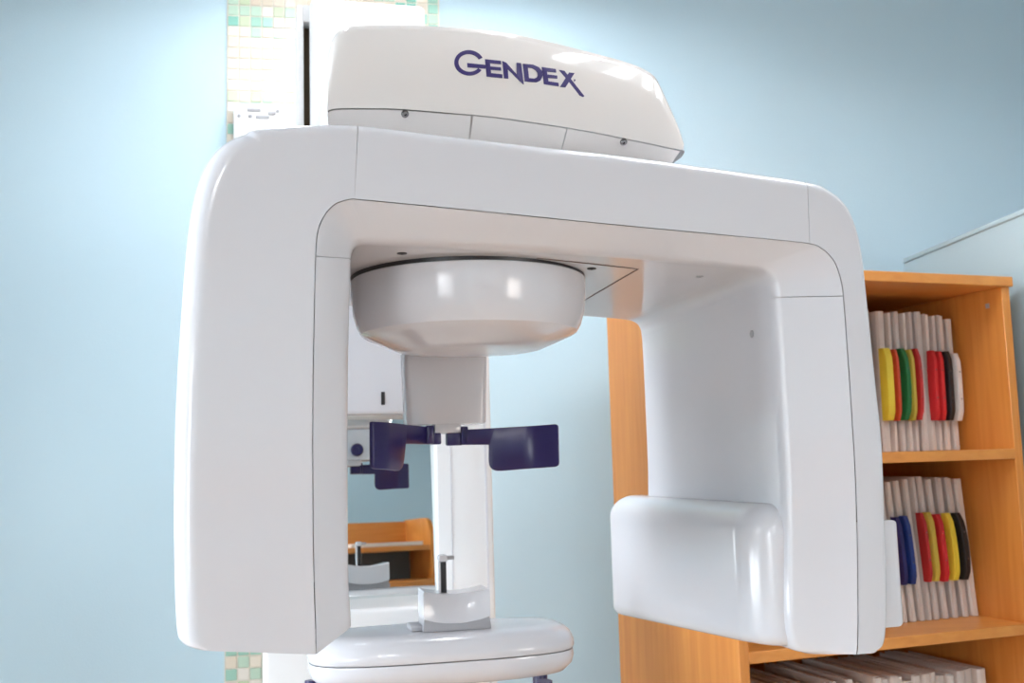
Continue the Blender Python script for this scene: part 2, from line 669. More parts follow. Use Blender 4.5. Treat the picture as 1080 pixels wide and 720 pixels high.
for t, nm in ((0, 'bottom_cap'), (NS, 'bottom_cap')):
    cov, bez, inn = section(t)
    pts = [UF.w(p[0], p[1], p[2] + 0.0005) for p in cov + bez + inn]
    bm = bmesh.new()
    f = bm.faces.new([bm.verts.new(p) for p in pts])
    bmesh.ops.triangulate(bm, faces=[f])
    mesh(nm, None, None, WHITE, arm, bm=bm)

# measured heights of the beam
beam_top = LK[15][1]
und_z = LK[15][5]

# sensor housing on the right arm (bulges to both sides)
sI = LK[26][4]                       # inner edge s on the right arm
zb = LK[28][5]
zS = UF.pxs(800, 523, sI - 0.0)[1]
s_in = UF.px(770, 610, 0.12)[0] - 0.006
s_out = UF.px(946, 600, 0.06)[0]
z_top = UF.pxs(735, 526, sI - 0.002)[1]
print('SENS', sI, s_in, zb, z_top, sI - s_in)


def sensor_row(z, ins):
    """plan outline of the housing at one height: rounded towards the patient and the viewer"""
    a0 = s_in + ins
    b0, b1 = BI + 0.002 + ins * 0.9, DEPTH + 0.085 - ins
    r1 = 0.056
    lw = max(0.0, min(1.0, (z_top - 0.03 - z) / (z_top - zb - 0.04)))
    sag = lambda b2: -0.024 * lw * max(0, b2 - 0.08) / (DEPTH - 0.05)
    row = [UF.w(sI + 0.006, b0, z)]
    W = lambda a_, b_: UF.w(a_, b_, z + sag(b_))
    for k in range(13):
        an = math.pi / 2 * k / 12
        row.append(W(a0 + min(r1, sI - a0 + 0.004) * (1 - math.sin(an)), b0 + r1 * (1 - math.cos(an))))
    row.append(W(a0, b0 + r1 + 0.003))
    row.append(W(a0, b0 + r1 + 0.008))
    row.append(W(a0, b1 - 0.016))
    for k in range(7):
        an = math.pi / 2 * k / 6
        row.append(W(a0 + 0.012 * (1 - math.cos(an)), b1 - 0.012 + 0.012 * math.sin(an)))
    row.append(W(sI + 0.006, b1))
    return row


wid = sI - s_in
srows = []
for k in range(6):
    a = math.pi / 2 * k / 5
    srows.append(sensor_row(zb - 0.001 + 0.014 * (1 - math.cos(a)), 0.014 * (1 - math.sin(a))))
srows.append(sensor_row(zb + 0.016, 0.0))
srows.append(sensor_row(zb + 0.05, 0.0))
srows.append(sensor_row(z_top - min(0.034, wid - 0.002) - 0.004, 0.0))
RT = min(0.034, wid - 0.002)
for k in range(9):
    a = math.pi / 2 * k / 8
    srows.append(sensor_row(z_top - RT + RT * math.sin(a), RT * (1 - math.cos(a))))
sens = loft('sensor_housing', srows, WHITE, arm, angle=50, wrap=True, caps=True)
zo_t = UF.px(938, 548, 0.05)[1]
zo_b = LK[28][1]
box('sensor_housing_cover', UF, LK[27][0] - 0.02, s_out, 0.045, DEPTH + 0.04, zo_b + 0.004, zo_t, WHITE, arm,
    edges=[(lambda a, b, z, a2, b2, z2: a > s_out - 1e-4 and a2 > s_out - 1e-4, 0.014, 5)])

# fasteners and seams on the arm's inner faces
tree = bvh(inner_objs + bez_objs + [sens])
for u, v, r, m, nm in ((424, 267, 0.0055, DARK, 'fixing_hole'), (624, 283, 0.0055, DARK, 'fixing_hole'),
                       (738, 291.5, 0.0045, GREYP, 'screw'), (622, 352, 0.005, GREYP, 'screw'),
                       (793, 352, 0.0048, GREYP, 'screw'), (671, 397, 0.0042, GREYP, 'screw')):
    screw(tree, u, v, r, m, arm, nm)
pa, na = hit(tree, 673, 283.5)
pb, nb = hit(tree, 612, 319)
pc, nc_ = hit(tree, 566, 272)
if pa and pb:
    strip('panel_seam_shade', [pa, pb], 0.0018, Vector((0, 0, -1)), SEAM_SHADE, arm)
if pa and pc:
    strip('panel_seam_shade', [pc, pa], 0.0012, Vector((0, 0, -1)), SEAM_SHADE, arm)

# ---- head cover with the lettering
HB = 0.06
HK = [  # crease u,v -> top u,v
    (345, 118, 346.5, 56), (349, 115.5, 351, 41), (357, 114.2, 360, 31.5), (372, 114, 381, 27.2), (430, 115.3, 455, 27.5),
    (504, 121.4, 520, 33), (560, 128.5, 568, 41.5), (620, 138, 622, 55), (665, 147, 660, 65.5), (690, 152, 680, 73.5),
    (703, 155, 692, 83), (711, 156.6, 702, 104), (716, 157.6, 711, 127), (718.5, 158.2, 717.5, 150)]
HL = [UF.px(a, b2, HB) + UF.px(c, d, HB + 0.028) for a, b2, c, d in HK]
hn = len(HL) - 1
hrows = []
for t in trange(0, hn, 0.2):
    bs, bz, tsx, tz = sample(HL, t)
    row = []
    fz = min(1.0, t / 1.6, (hn - t) / 2.5)
    for k in range(11):
        f = k / 10
        row.append(UF.w(bs + (tsx - bs) * f, HB + 0.028 * f ** 2.6, bz + (tz - bz) * f))
    for k in range(1, 6):
        a = math.pi / 2 * k / 5
        row.append(UF.w(tsx, HB + 0.028 + 0.03 * math.sin(a), tz - 0.012 * (1 - math.cos(a))))
    for bq in (0.25, 0.36, 0.46):
        row.append(UF.w(tsx, bq, tz - 0.012 - (bq - 0.1) * 0.06))
    hrows.append(row)
left = [p for p in hrows[0]]
GLOSS = mat('white_gloss_cover', (230, 225, 221), 0.05, noise=0.012, scale=5)
head = loft('head_cover', hrows, GLOSS, machine, angle=70)
head['label'] = 'domed white head cover with navy lettering'
# side walls close the cover
for row, sg in ((hrows[0], 1), (hrows[-1], -1)):
    rr = []
    zlow = UF.l(row[0])[2]
    for p in row:
        s, b2, z = UF.l(p)
        rr.append([p, UF.w(s + sg * 0.0, b2, zlow)])
    vs, fs = [q for r_ in rr for q in r_], []
    for i in range(len(rr) - 1):
        fs.append((2 * i, 2 * i + 1, 2 * i + 3, 2 * i + 2))
    mesh('side_wall', vs, fs, WHITE, head)
# skirt below the crease, three panels
zsk = beam_top + 0.003


def skirt_row(t):
    bs, bz, _, _ = sample(HL, t)
    f0 = 0.0
    z_low = min(bz - 0.004, zsk)
    return [UF.w(bs, HB + 0.003, bz - 0.0006), UF.w(bs * 0.985 + 0.003, HB + 0.02, bz * 0.55 + z_low * 0.45), UF.w(bs * 0.97 + 0.005, HB + 0.05, z_low),
            UF.w(bs * 0.97 + 0.005, 0.4, z_low)]


skirts = []
for a, b2 in ((0.1, 4.90), (4.93, 6.62), (6.64, hn - 0.1)):
    skirts.append(loft('skirt_panel', [skirt_row(t) for t in trange(a, b2, 0.2)], GLOSS, head, angle=60))
stree = bvh(skirts + [head])
for u, v in ((427, 119.8), (657.5, 149.3)):
    screw(stree, u, v, 0.0042, CHROME, head, depth=0.003)

# lettering, drawn as strokes on the cover
htree = bvh([head])
KX = 6.968


def letter(polys, name='letter'):
    bm = bmesh.new()
    for poly in polys:
        top, bot = [], []
        for X, Y in poly:
            p, n = hit(htree, 470 + X / KX, 45 + Y / KX)
            if p is None:
                continue
            top.append(bm.verts.new(p + n * 0.0008))
            bot.append(bm.verts.new(p - n * 0.0006))
        f = bm.faces.new(top)
        n_ = len(top)
        for i in range(n_):
            bm.faces.new((top[i], bot[i], bot[(i + 1) % n_], top[(i + 1) % n_]))
    return mesh(name, None, None, NAVYINK, head, bm=bm)


def arcstrip(cx, cy, ro, ri, a0, a1, n, rot=0.0):
    out, inn = [], []
    for i in range(n + 1):
        a = math.radians(a0 + (a1 - a0) * i / n)
        for lst, r in ((out, ro), (inn, ri)):
            x, y = r[0] * math.cos(a), r[1] * math.sin(a)
            c, s = math.cos(rot), math.sin(rot)
            lst.append((cx + x * c - y * s, cy + x * s + y * c))
    return [[out[i], out[i + 1], inn[i + 1], inn[i]] for i in range(n)]


gl = arcstrip(172, 150, (109, 92), (79, 66), -32, -332, 30, 0.12)
gl.append([(158, 152), (292, 166), (294, 192), (270, 190), (160, 182)])
letter(gl)
letter([[(288, 124), (405, 136), (407, 159), (325, 151), (327, 177), (405, 184), (407, 206), (330, 200), (333, 226), (415, 235), (417, 261), (302, 250)]])
letter([[(415, 137), (445, 150), (522, 236), (520, 150), (553, 153), (573, 308), (545, 285), (455, 195), (460, 265), (428, 262)]])
dl = [[(566, 157), (600, 160), (614, 288), (580, 284)]]
do = [(590, 159), (640, 164), (683, 182), (708, 212), (712, 246), (697, 278), (668, 292), (604, 288)]
di = [(602, 184), (634, 188), (660, 202), (674, 222), (676, 242), (668, 258), (650, 266), (608, 262)]
for i in range(7):
    dl.append([do[i], do[i + 1], di[i + 1], di[i]])
letter(dl)
letter([[(706, 182), (808, 196), (812, 220), (742, 212), (746, 236), (818, 244), (820, 265), (750, 260), (754, 286), (828, 297), (830, 321), (722, 305)]])
letter([[(833, 203), (872, 210), (1018, 394), (1010, 400), (984, 388)], [(905, 222), (946, 226), (880, 329), (840, 325)]])
letter([[(943, 272), (950, 272), (953, 279), (949, 285), (942, 283)]], 'registered_mark')

# ---- turntable drum under the beam
dc = at_depth(494, 300, 1.275)
dc = Vector((dc.x, dc.y, und_z))
for _ in range(1):
    pass
R = 123 / F * 1.288
drum = lathe('turntable_drum', dc, [(R * 0.8, 0.0), (R * 0.99, -0.003), (R, -0.0045), (R * 1.0, -0.02), (R * 0.985, -0.045), (R * 0.955, -0.06), (R * 0.92, -0.069),
                                    (R * 0.88, -0.0725), (R * 0.84, -0.075), (R * 0.62, -0.088), (R * 0.4, -0.0905), (0.01, -0.091)], WHITE, machine, n=96, angle=25)
drum['label'] = 'glossy white round drum under the arm'
lathe('gap_shade_ring', dc, [(R * 0.6, 0.001), (R * 1.004, 0.001), (R * 1.0, -0.0035), (R * 0.6, -0.0035)], DARK, drum, n=96)  # black ring paints in the shade of the gap
# beam carriage between the drum and the head, hidden inside the arm: pivot shaft
pivot = lathe('pivot_shaft', Vector((dc.x, dc.y, 0)), [(0.05, und_z - 0.01), (0.05, zsk + 0.01)], WHITE_M, drum, n=24)

# ---- head support: stalk with two temple supports
MDEG = 13.0
HY = 1.44
sp = at_depth(470, 448, HY)
SF = Frame((sp.x, sp.y), MDEG)
s_l, s_r = SF.px(426.5, 400, 0)[0], SF.px(515, 400, 0)[0]
s_l2, s_r2 = SF.px(429.5, 446, 0)[0], SF.px(513.5, 446, 0)[0]
z_b = SF.px(470, 447, 0)[1]
z_t = und_z - 0.072
rows = []
for z, a, b2 in ((z_b, s_l2 + 0.002, s_r2 - 0.002), (z_b + 0.003, s_l2, s_r2), ((z_b + z_t) / 2, (s_l + s_l2) / 2, (s_r + s_r2) / 2), (z_t, s_l, s_r)):
    r_ = 0.008
    row = []
    for cx, cb, a0 in ((a + r_, r_, 180), (b2 - r_, r_, 270), (b2 - r_, 0.05 - r_, 0), (a + r_, 0.05 - r_, 90)):
        for k in range(5):
            an = math.radians(a0 + 90 * k / 4)
            row.append(SF.w(cx + r_ * math.cos(an), cb + r_ * math.sin(an), z))
    rows.append(row)
stalk = loft('head_support', rows, WHITE, machine, angle=50, wrap=True, caps=True)
stalk['label'] = 'white stalk that carries the temple supports'
tz0, tz1 = SF.px(470, 456.5, 0)[1], z_b
box('support_tongue', SF, SF.px(459, 450, 0)[0], SF.px(487, 450, 0)[0], 0.004, 0.04, tz0, tz1 + 0.002, WHITE, stalk, bev=0.002)


def plate(name, fr, outline, thick, m, parent, bfun=None, bev=0.0012):
    """outline of (s, z) in a frame's plane, thickened backwards; bfun bends it"""
    bm = bmesh.new()
    n = len(outline)
    fr_v = [bm.verts.new((s, 0.0, z)) for s, z in outline]
    bk_v = [bm.verts.new((s, thick, z)) for s, z in outline]
    f0 = bm.faces.new(fr_v)
    f1 = bm.faces.new(list(reversed(bk_v)))
    for i in range(n):
        bm.faces.new((fr_v[i], bk_v[i], bk_v[(i + 1) % n], fr_v[(i + 1) % n]))
    bmesh.ops.recalc_face_normals(bm, faces=bm.faces)
    if bev:
        es = [e for e in f0.edges] + [e for e in f1.edges]
        bmesh.ops.bevel(bm, geom=es, offset=bev, segments=2, profile=0.5, affect='EDGES')
    if bfun:
        s0 = min(s for s, z in outline)
        s1 = max(s for s, z in outline)
        k = 14
        for i in range(1, k):
            bmesh.ops.bisect_plane(bm, geom=bm.verts[:] + bm.edges[:] + bm.faces[:], plane_co=(s0 + (s1 - s0) * i / k, 0, 0), plane_no=(1, 0, 0))
        for v in bm.verts:
            v.co.y += bfun(v.co.x)
    for v in bm.verts:
        v.co = fr.w(*v.co)
    return mesh(name, None, None, m, parent, smooth=True, angle=35, bm=bm)


def rounded(pts, radii, n=5):
    out = []
    m_ = len(pts)
    for i, (p, r) in enumerate(zip(pts, radii)):
        p = Vector(p)
        if r <= 0:
            out.append((p.x, p.y))
            continue
        a = (Vector(pts[i - 1]) - p).normalized() * r + p
        c = (Vector(pts[(i + 1) % m_]) - p).normalized() * r + p
        for k in range(n + 1):
            t = k / n
            q = a * (1 - t) ** 2 + p * 2 * t * (1 - t) + c * t * t
            out.append((q.x, q.y))
    return out


# right temple support
P = lambda u, v: SF.px(u, v, 0.0)
outl = rounded([P(488, 453), P(582, 448), P(583, 492), P(516, 497.5), P(516, 468.8), P(488, 469)],
               [0, 0.005, 0.006, 0.016, 0.001, 0])
tR = plate('temple_support', SF, outl, 0.006, NAVY, stalk, bfun=lambda s: -0.7 * max(0, s - 0.118) - 0.15 * max(0, s - 0.06))
tR['label'] = 'navy temple support paddle, spread to the right'
box('hinge', SF, P(472, 460)[0], P(489, 460)[0], 0.004, 0.02, P(480, 469.5)[1], P(480, 456)[1], NAVY, tR, bev=0.002)
box('hinge_block', SF, P(486.5, 460)[0], P(494, 460)[0], 0.0, 0.014, P(490, 468.5)[1], P(490, 449.5)[1], NAVY, tR, bev=0.0015)
# left temple support: swings towards the viewer
lh = P(452, 460)[0]
LFm = Frame(SF.w(lh, 0.006, 0).to_2d(), MDEG + 56)
Q = lambda u, v: LFm.px(u, v, 0.0)
outl = rounded([Q(399, 444), Q(456, 450.5), Q(456, 468.5), Q(428.5, 468), Q(425.5, 497), Q(399.5, 493.8)],
               [0.002, 0, 0, 0.001, 0.016, 0.006])
smin = Q(399, 470)[0]
tL = plate('temple_support', LFm, outl, 0.006, NAVY, stalk, bfun=lambda s: 0.35 * max(0, (smin + 0.022) - s))
tL['label'] = 'navy temple support paddle, swung towards the viewer'
box('hinge', SF, P(455, 460)[0], P(466, 460)[0], 0.004, 0.02, P(460, 468.5)[1], P(460, 456)[1], NAVY, tL, bev=0.002)
box('hinge_block', SF, P(450, 460)[0], P(458, 460)[0], 0.0, 0.014, P(455, 468)[1], P(455, 448.5)[1], NAVY, tL, bev=0.0015)
# controls on the far side of the stalk, seen in the mirror
cs = (s_l2 + s_r2) / 2 + 0.008
lathe('adjustment_knob', SF.w(cs, 0.05, z_b + 0.022), [(0.014, 0), (0.014, 0.008), (0.012, 0.012), (0.004, 0.012), (0.004, 0.009)], NAVY, stalk, n=32, axis=SF.e2)
box('push_button', SF, cs - 0.009, cs + 0.009, 0.05, 0.053, z_b + 0.078, z_b + 0.086, NAVY, stalk, bev=0.001)

# ---- columns, mirror, pedestal
CF = Frame((0, 1.86), MDEG)


def cpx(u, v, b): return CF.px(u, v, b)


cb = -0.02
s0, s1 = cpx(327, 20, 0.0)[0], cpx(449, 15, 0.0)[0]
zt = cpx(445, 5, 0.0)[1]
col = box('column', CF, s0, s1, 0.0, 0.2, cpx(400, 430, 0.0)[1], zt, WHITE_M, machine, bev=0.012, seg=4)
col['label'] = 'tall white column behind the arm'
s00 = cpx(313, 20, 0.0)[0]
box('column_side_rail', CF, s00, cpx(320.5, 20, 0)[0], 0.02, 0.2, cpx(400, 430, 0.0)[1], cpx(318, 5, 0.02)[1], WHITE_M, col, bev=0.003)
box('column_slot', CF, cpx(320.5, 20, 0)[0], s0, 0.05, 0.18, cpx(400, 430, 0.0)[1], cpx(323, 30, 0.05)[1], mat('brown_slot_shade', (96, 80, 58), 0.8, noise=0.05), col)  # brown colour paints the shade inside the slot
box('column_slot_head', CF, cpx(320.5, 20, 0)[0], s0, 0.02, 0.18, cpx(323, 30, 0.05)[1], cpx(318, 5, 0.02)[1], WHITE_M, col)
box('column_spine', CF, s0 + 0.01, s1 - 0.01, 0.165, 0.2, 0.0, cpx(400, 430, 0.0)[1] + 0.02, WHITE_M, col, bev=0.003)
zh0, zh1 = cpx(400, 436, -0.05)[1], cpx(400, 250, -0.05)[1]
hsg = box('column_housing', CF, cpx(322, 400, -0.05)[0], cpx(429, 400, -0.05)[0], -0.05, 0.0, zh0, zh1, WHITE, machine, bev=0.006, seg=3)
hsg['label'] = 'white housing above the mirror'
box('housing_slot', CF, cpx(402, 420, -0.05)[0], cpx(406, 420, -0.05)[0], -0.0515, -0.045, cpx(404, 427, -0.05)[1], cpx(404, 413, -0.05)[1], DARK, hsg, bev=0.001)
# carriage that carries the head
box('head_carriage', UF, LK[13][0] + 0.0, LK[13][0] + 0.2, 0.4, 0.62, zsk + 0.02, zsk + 0.11, WHITE_M, head, bev=0.01)
# front pillar
PB = 0.105
pil = box('pillar', CF, cpx(460.5, 550, PB)[0], cpx(520.5, 550, PB)[0], PB, PB + 0.07, 0.0, und_z - 0.02, WHITE_M, machine, bev=0.005, seg=3)
pil['label'] = 'slim white pillar beside the mirror'
box('pillar_edge_strip', CF, cpx(512.5, 550, PB)[0], cpx(514.5, 550, PB)[0], PB - 0.001, PB + 0.002, 1.0, und_z - 0.03, WHITE, pil)
box('pillar_edge_strip', CF, cpx(476, 550, PB)[0], cpx(477, 550, PB)[0], PB - 0.001, PB + 0.002, 1.0, und_z - 0.03, WHITE, pil)
# pedestal below the mirror
zp = cpx(400, 641, -0.03)[1]
ped = box('pedestal', CF, cpx(277, 705, -0.03)[0], cpx(459.5, 650, -0.03)[0], -0.03, 0.2, 0.0, zp, WHITE_M, machine, bev=0.01, seg=3)
ped['label'] = 'white pedestal below the mirror'

# ---- mirror: solved so that it shows the near parts where the photo does
rod_w = at_depth(467, 590, 1.50)
hinge_w = SF.w(0, 0.01, P(470, 463)[1])


def project(p):
    q = RC.transposed() @ (p - CAM)
    return 540 + F * q.x / -q.z, 360 - F * q.y / -q.z


blk_w = at_depth(516, 629, 1.51)


def mirror_err(d, yaw, tilt):
    n = Vector((math.sin(yaw) * math.cos(tilt), -math.cos(yaw) * math.cos(tilt), math.sin(tilt)))
    p = CF.w(cpx(460, 540, -0.03)[0], 0, 1.44) + Vector((0, d, 0))
    e = 0
    for w, t in ((hinge_w, (372, 500)), (rod_w, (379, 573)), (blk_w, (397, 597))):
        r = w - n * (2 * (w - p).dot(n))
        u, v = project(r)
        e += (u - t[0]) ** 2 + (v - t[1]) ** 2
    return e, n, p


best = None
for di in range(-6, 14):
    d = di * 0.01
    for yi in range(-10, 61):
        for ti in range(-30, 31):
            e, n, p = mirror_err(d, math.radians(yi * 0.5), math.radians(ti * 0.2))
            if best is None or e < best[0]:
                best = (e, n, p, d, yi * 0.5, ti * 0.2)
for w in (hinge_w, rod_w, blk_w):
    n, p = best[1], best[2]
    print('REFL', project(w), project(w - n * (2 * (w - p).dot(n))))
print('MIRROR', best[0], best[3:], 'n', best[1])
MN, MP = best[1], best[2]
mc = [on_plane(u, v, MP, MN) for u, v in ((322, 641), (460, 639), (460.5, 437), (322, 437))]
mv = [q for q in mc] + [q - MN * 0.006 for q in mc]
mir = mesh('mirror', mv, [(0, 1, 2, 3), (7, 6, 5, 4), (0, 4, 5, 1), (1, 5, 6, 2), (2, 6, 7, 3), (3, 7, 4, 0)], MIRROR, machine)
mir['label'] = 'positioning mirror on the column'
mb = [q - MN * 0.0065 for q in mc] + [q - MN * 0.011 for q in mc]
mesh('mirror_backing', mb, [(0, 1, 2, 3), (7, 6, 5, 4), (0, 4, 5, 1), (1, 5, 6, 2), (2, 6, 7, 3), (3, 7, 4, 0)], GREYP, mir)

# ---- chin rest table
TZ = at_depth(518, 664, 1.49).z
tcw = at_z(470, 680, TZ)
TF = Frame((at_depth(481, 664, 1.49).x, 1.49), MDEG)
tl, tr = TF.px(325, 700, -0.01)[0], TF.px(603, 672, 0.03)[0]


def super_row(s0, s1, b0, b1, z, n=64, e=3.2):
    row = []
    for k in range(n):
        a = 2 * math.pi * k / n
        c, s = math.cos(a), math.sin(a)
        x = math.copysign(abs(c) ** (2 / e), c)
        y = math.copysign(abs(s) ** (2 / e), s)
        row.append(TF.w((s0 + s1) / 2 + (s1 - s0) / 2 * x, (b0 + b1) / 2 + (b1 - b0) / 2 * y, z))
    return row


tb0, tb1 = -0.045, 0.13
zj = TZ - 0.034
rows = [super_row(tl + i, tr - i, tb0 + i, tb1 - i, z) for i, z in
        ((0.002, zj + 0.0008), (0.0, zj + 0.004), (0.0005, TZ - 0.022), (0.005, TZ - 0.011), (0.013, TZ - 0.004), (0.025, TZ - 0.0008), (0.04, TZ))]
table = loft('chin_rest_table', rows, WHITE, machine, angle=50, wrap=True, caps=True)
table['label'] = 'rounded white table carrying the chin rest'
rows = [super_row(tl + i, tr - i, tb0 + i, tb1 - i, z) for i, z in
        ((0.035, zj - 0.036), (0.015, zj - 0.031), (0.004, zj - 0.020), (0.001, zj - 0.010), (0.002, zj - 0.0008))]
loft('table_underside', rows, WHITE, table, angle=50, wrap=True, caps=True)
loft('table_arm', [super_row(-0.07, 0.07, 0.08, 0.5, z, 32) for z in (zj - 0.034, zj - 0.01)], WHITE_M, table, angle=50, wrap=True, caps=True)
for u, v in ((331, 716), (568, 714)):
    hs, _ = TF.px(u, v, 0.0)
    pts = []
    for k in range(13):
        a = math.pi * k / 12
        pts.append(TF.w(hs + (0.012 if u > 500 else -0.0) * math.cos(a), -0.02 + 0.06 * math.cos(a), zj - 0.026 - 0.10 * math.sin(a)))
    rws = []
    for i, p in enumerate(pts):
        d = (pts[min(i + 1, 12)] - pts[max(0, i - 1)]).normalized()
        q = TF.e1
        r2 = d.cross(q).normalized()
        rws.append([p + q * 0.011 * math.cos(j * math.pi / 5) + r2 * 0.011 * math.sin(j * math.pi / 5) for j in range(10)])
    loft('handle', rws, NAVY, table, angle=60, wrap=True, caps=True)

# chin rest block
c0, c1 = TF.px(446.5, 660, 0)[0], TF.px(518, 660, 0)[0]
zc1 = TF.px(480, 627, 0)[1]


def chin_rows(zs, base):
    rows = []
    for z, ins in zs:
        row = []
        n = 12
        for k in range(n + 1):
            f = k / n
            s = c0 + ins + (c1 - c0 - 2 * ins) * f
            bow = 0.012 * (1 - (2 * f - 1) ** 2)
            row.append(TF.w(s, bow * (1 if not base else 0) + ins, z))
        for k in range(n + 1):
            f = 1 - k / n
            s = c0 + ins + (c1 - c0 - 2 * ins) * f
            row.append(TF.w(s, 0.055 - ins, z))
        rows.append(row)
    return rows


chin = loft('chin_rest_base', chin_rows([(TZ + 0.0005, 0.0), (TZ + 0.004, 0.0), (TZ + 0.019, 0.002)], True), GREYP, table, angle=30, wrap=True, caps=True)
# block: concave front, lower edge dips in the middle
rows = []
for zf in (0.0, 0.5, 0.94, 1.0):
    row = []
    n = 12
    for side in (0, 1):
        for k in range(n + 1):
            f = k / n if side == 0 else 1 - k / n
            ins = 0.0015 if zf == 1.0 else 0.0
            s = c0 + 0.001 + ins + (c1 - c0 - 0.002 - 2 * ins) * f
            dip = (1 - (2 * f - 1) ** 2)
            zlo = TZ + 0.018 - 0.008 * dip
            zhi = zc1 + 0.006 - 0.006 * dip
            b2 = (-0.0015 + 0.012 * dip * zf + ins) if side == 0 else 0.058 - ins
            row.append(TF.w(s, b2, zlo + (zhi - zlo) * zf))
    rows.append(row)
loft('chin_rest_block', rows, WHITE, table, angle=30, wrap=True, caps=True)
# small lip at the left of the base
l0 = TF.px(431, 655, 0.03)[0]
box('base_lip', TF, l0, c0 + 0.004, 0.012, 0.055, TZ + 0.0005, TZ + 0.008, GREYP, table, bev=0.002)
# bite rod
rs = TF.px(467.5, 610, 0.03)[0]
zr0, zr1 = TF.px(467, 628, 0.03)[1], TF.px(467, 592, 0.03)[1]
rod = box('bite_rod', TF, rs - 0.0042, rs + 0.0042, 0.026, 0.034, zr0 - 0.012, zr1, DARK, table, bev=0.001)
box('bite_rod_edge', TF, rs - 0.0068, rs - 0.0042, 0.026, 0.034, zr0 - 0.012, zr1, WHITE, table)
box('bite_fork', TF, rs - 0.007, rs + 0.006, 0.022, 0.038, zr1, TF.px(467, 584.5, 0.03)[1], WHITE, table, bev=0.003)
box('bite_plate', TF, rs + 0.004, TF.px(478.5, 587, 0.03)[0], 0.024, 0.036, TF.px(470, 590, 0.03)[1], TF.px(470, 586, 0.03)[1], GREYP, table, bev=0.001)

# ================================================================== WALL CONTROL BOX
w0, w1 = WF.px(246, 120, -0.05)[0], WF.px(316, 120, -0.05)[0]
wz0, wz1 = WF.px(250, 136, -0.05)[1], WF.px(250, 108, -0.05)[1]
cbx = box('wall_control_box', WF, w0, w1, -0.05, -0.0065, wz0 - 0.03, wz1, WHITE_M, bev=0.005, seg=2)
prop(cbx, 'small white control box with buttons on the tiled wall', 'control box')
for u, v, w in ((268, 116, 7), (287, 119.5, 4), (293, 117, 2), (252, 122, 1.5), (264, 122.5, 2), (277, 123.5, 7)):
    a = WF.px(u - w, v, -0.05)[0]
    b2 = WF.px(u + w, v, -0.05)[0]
    zc = WF.px(u, v, -0.05)[1]
    box('button', WF, a, b2, -0.0525, -0.049, zc - 0.004, zc + 0.004, GREYP, cbx, bev=0.001, seg=1)

# ================================================================== BOOKCASE AND FOLDERS
BK_DEG = 20.0
pr = at_depth(1066.5, 292, 2.156)
BF = Frame((pr.x, pr.y), BK_DEG)      # s = 0 at the right end of the front
bl = BF.px(780, 690, 0)[0]
BD = 0.5
ztop = pr.z
TH = 0.021
bc = empty('bookcase', (BF.w(bl / 2, BD / 2, 0).x, BF.w(bl / 2, BD / 2, 0).y, 0), 'open orange beech bookcase filled with patient folders', 'bookcase')
box('side_panel', BF, bl, bl + TH, 0.002, BD, 0, ztop - TH, BEECH_Z, bc, bev=0.001, seg=1)
box('side_panel', BF, -TH - 0.004, -0.004, 0.004, BD, 0, ztop - TH, BEECH_Z, bc, bev=0.001, seg=1)
box('top_panel', BF, bl - 0.002, 0.0, -0.004, BD, ztop - TH, ztop, BEECH_X, bc, bev=0.0015, seg=1)
box('back_panel', BF, bl + TH, -TH - 0.004, BD - 0.008, BD, 0.08, ztop - TH, BEECH_X, bc)
z2 = BF.px(1067, 473, 0)[1]
z3 = BF.px(1060, 660.5, 0)[1]
shelves = [z2, z3, z3 - 0.37, z3 - 0.74]
for z in shelves:
    if z - TH > 0.05:
        box('shelf', BF, bl + TH, -TH - 0.004, 0.003, BD - 0.008, z - TH, z, BEECH_X, bc, bev=0.001, seg=1)
box('plinth', BF, bl + TH, -TH - 0.004, 0.03, 0.05, 0, 0.08, BEECH_X, bc)
box('cam_fitting', BF, -TH - 0.0045, -TH - 0.0035, 0.04, 0.05, ztop - 0.06, ztop - 0.05, GREYP, bc)

TAB = {}
for k, c in dict(yellow=(236, 208, 62), orange=(206, 74, 40), green=(30, 112, 56), olive=(196, 172, 66), darkred=(186, 42, 40), red=(206, 40, 44),
                 black=(34, 32, 34), white=(232, 222, 216), navy=(38, 34, 98), blue=(34, 58, 128), mustard=(214, 184, 72)).items():
    TAB[k] = mat('tab_' + k, c, 0.45, noise=0.06, scale=40)


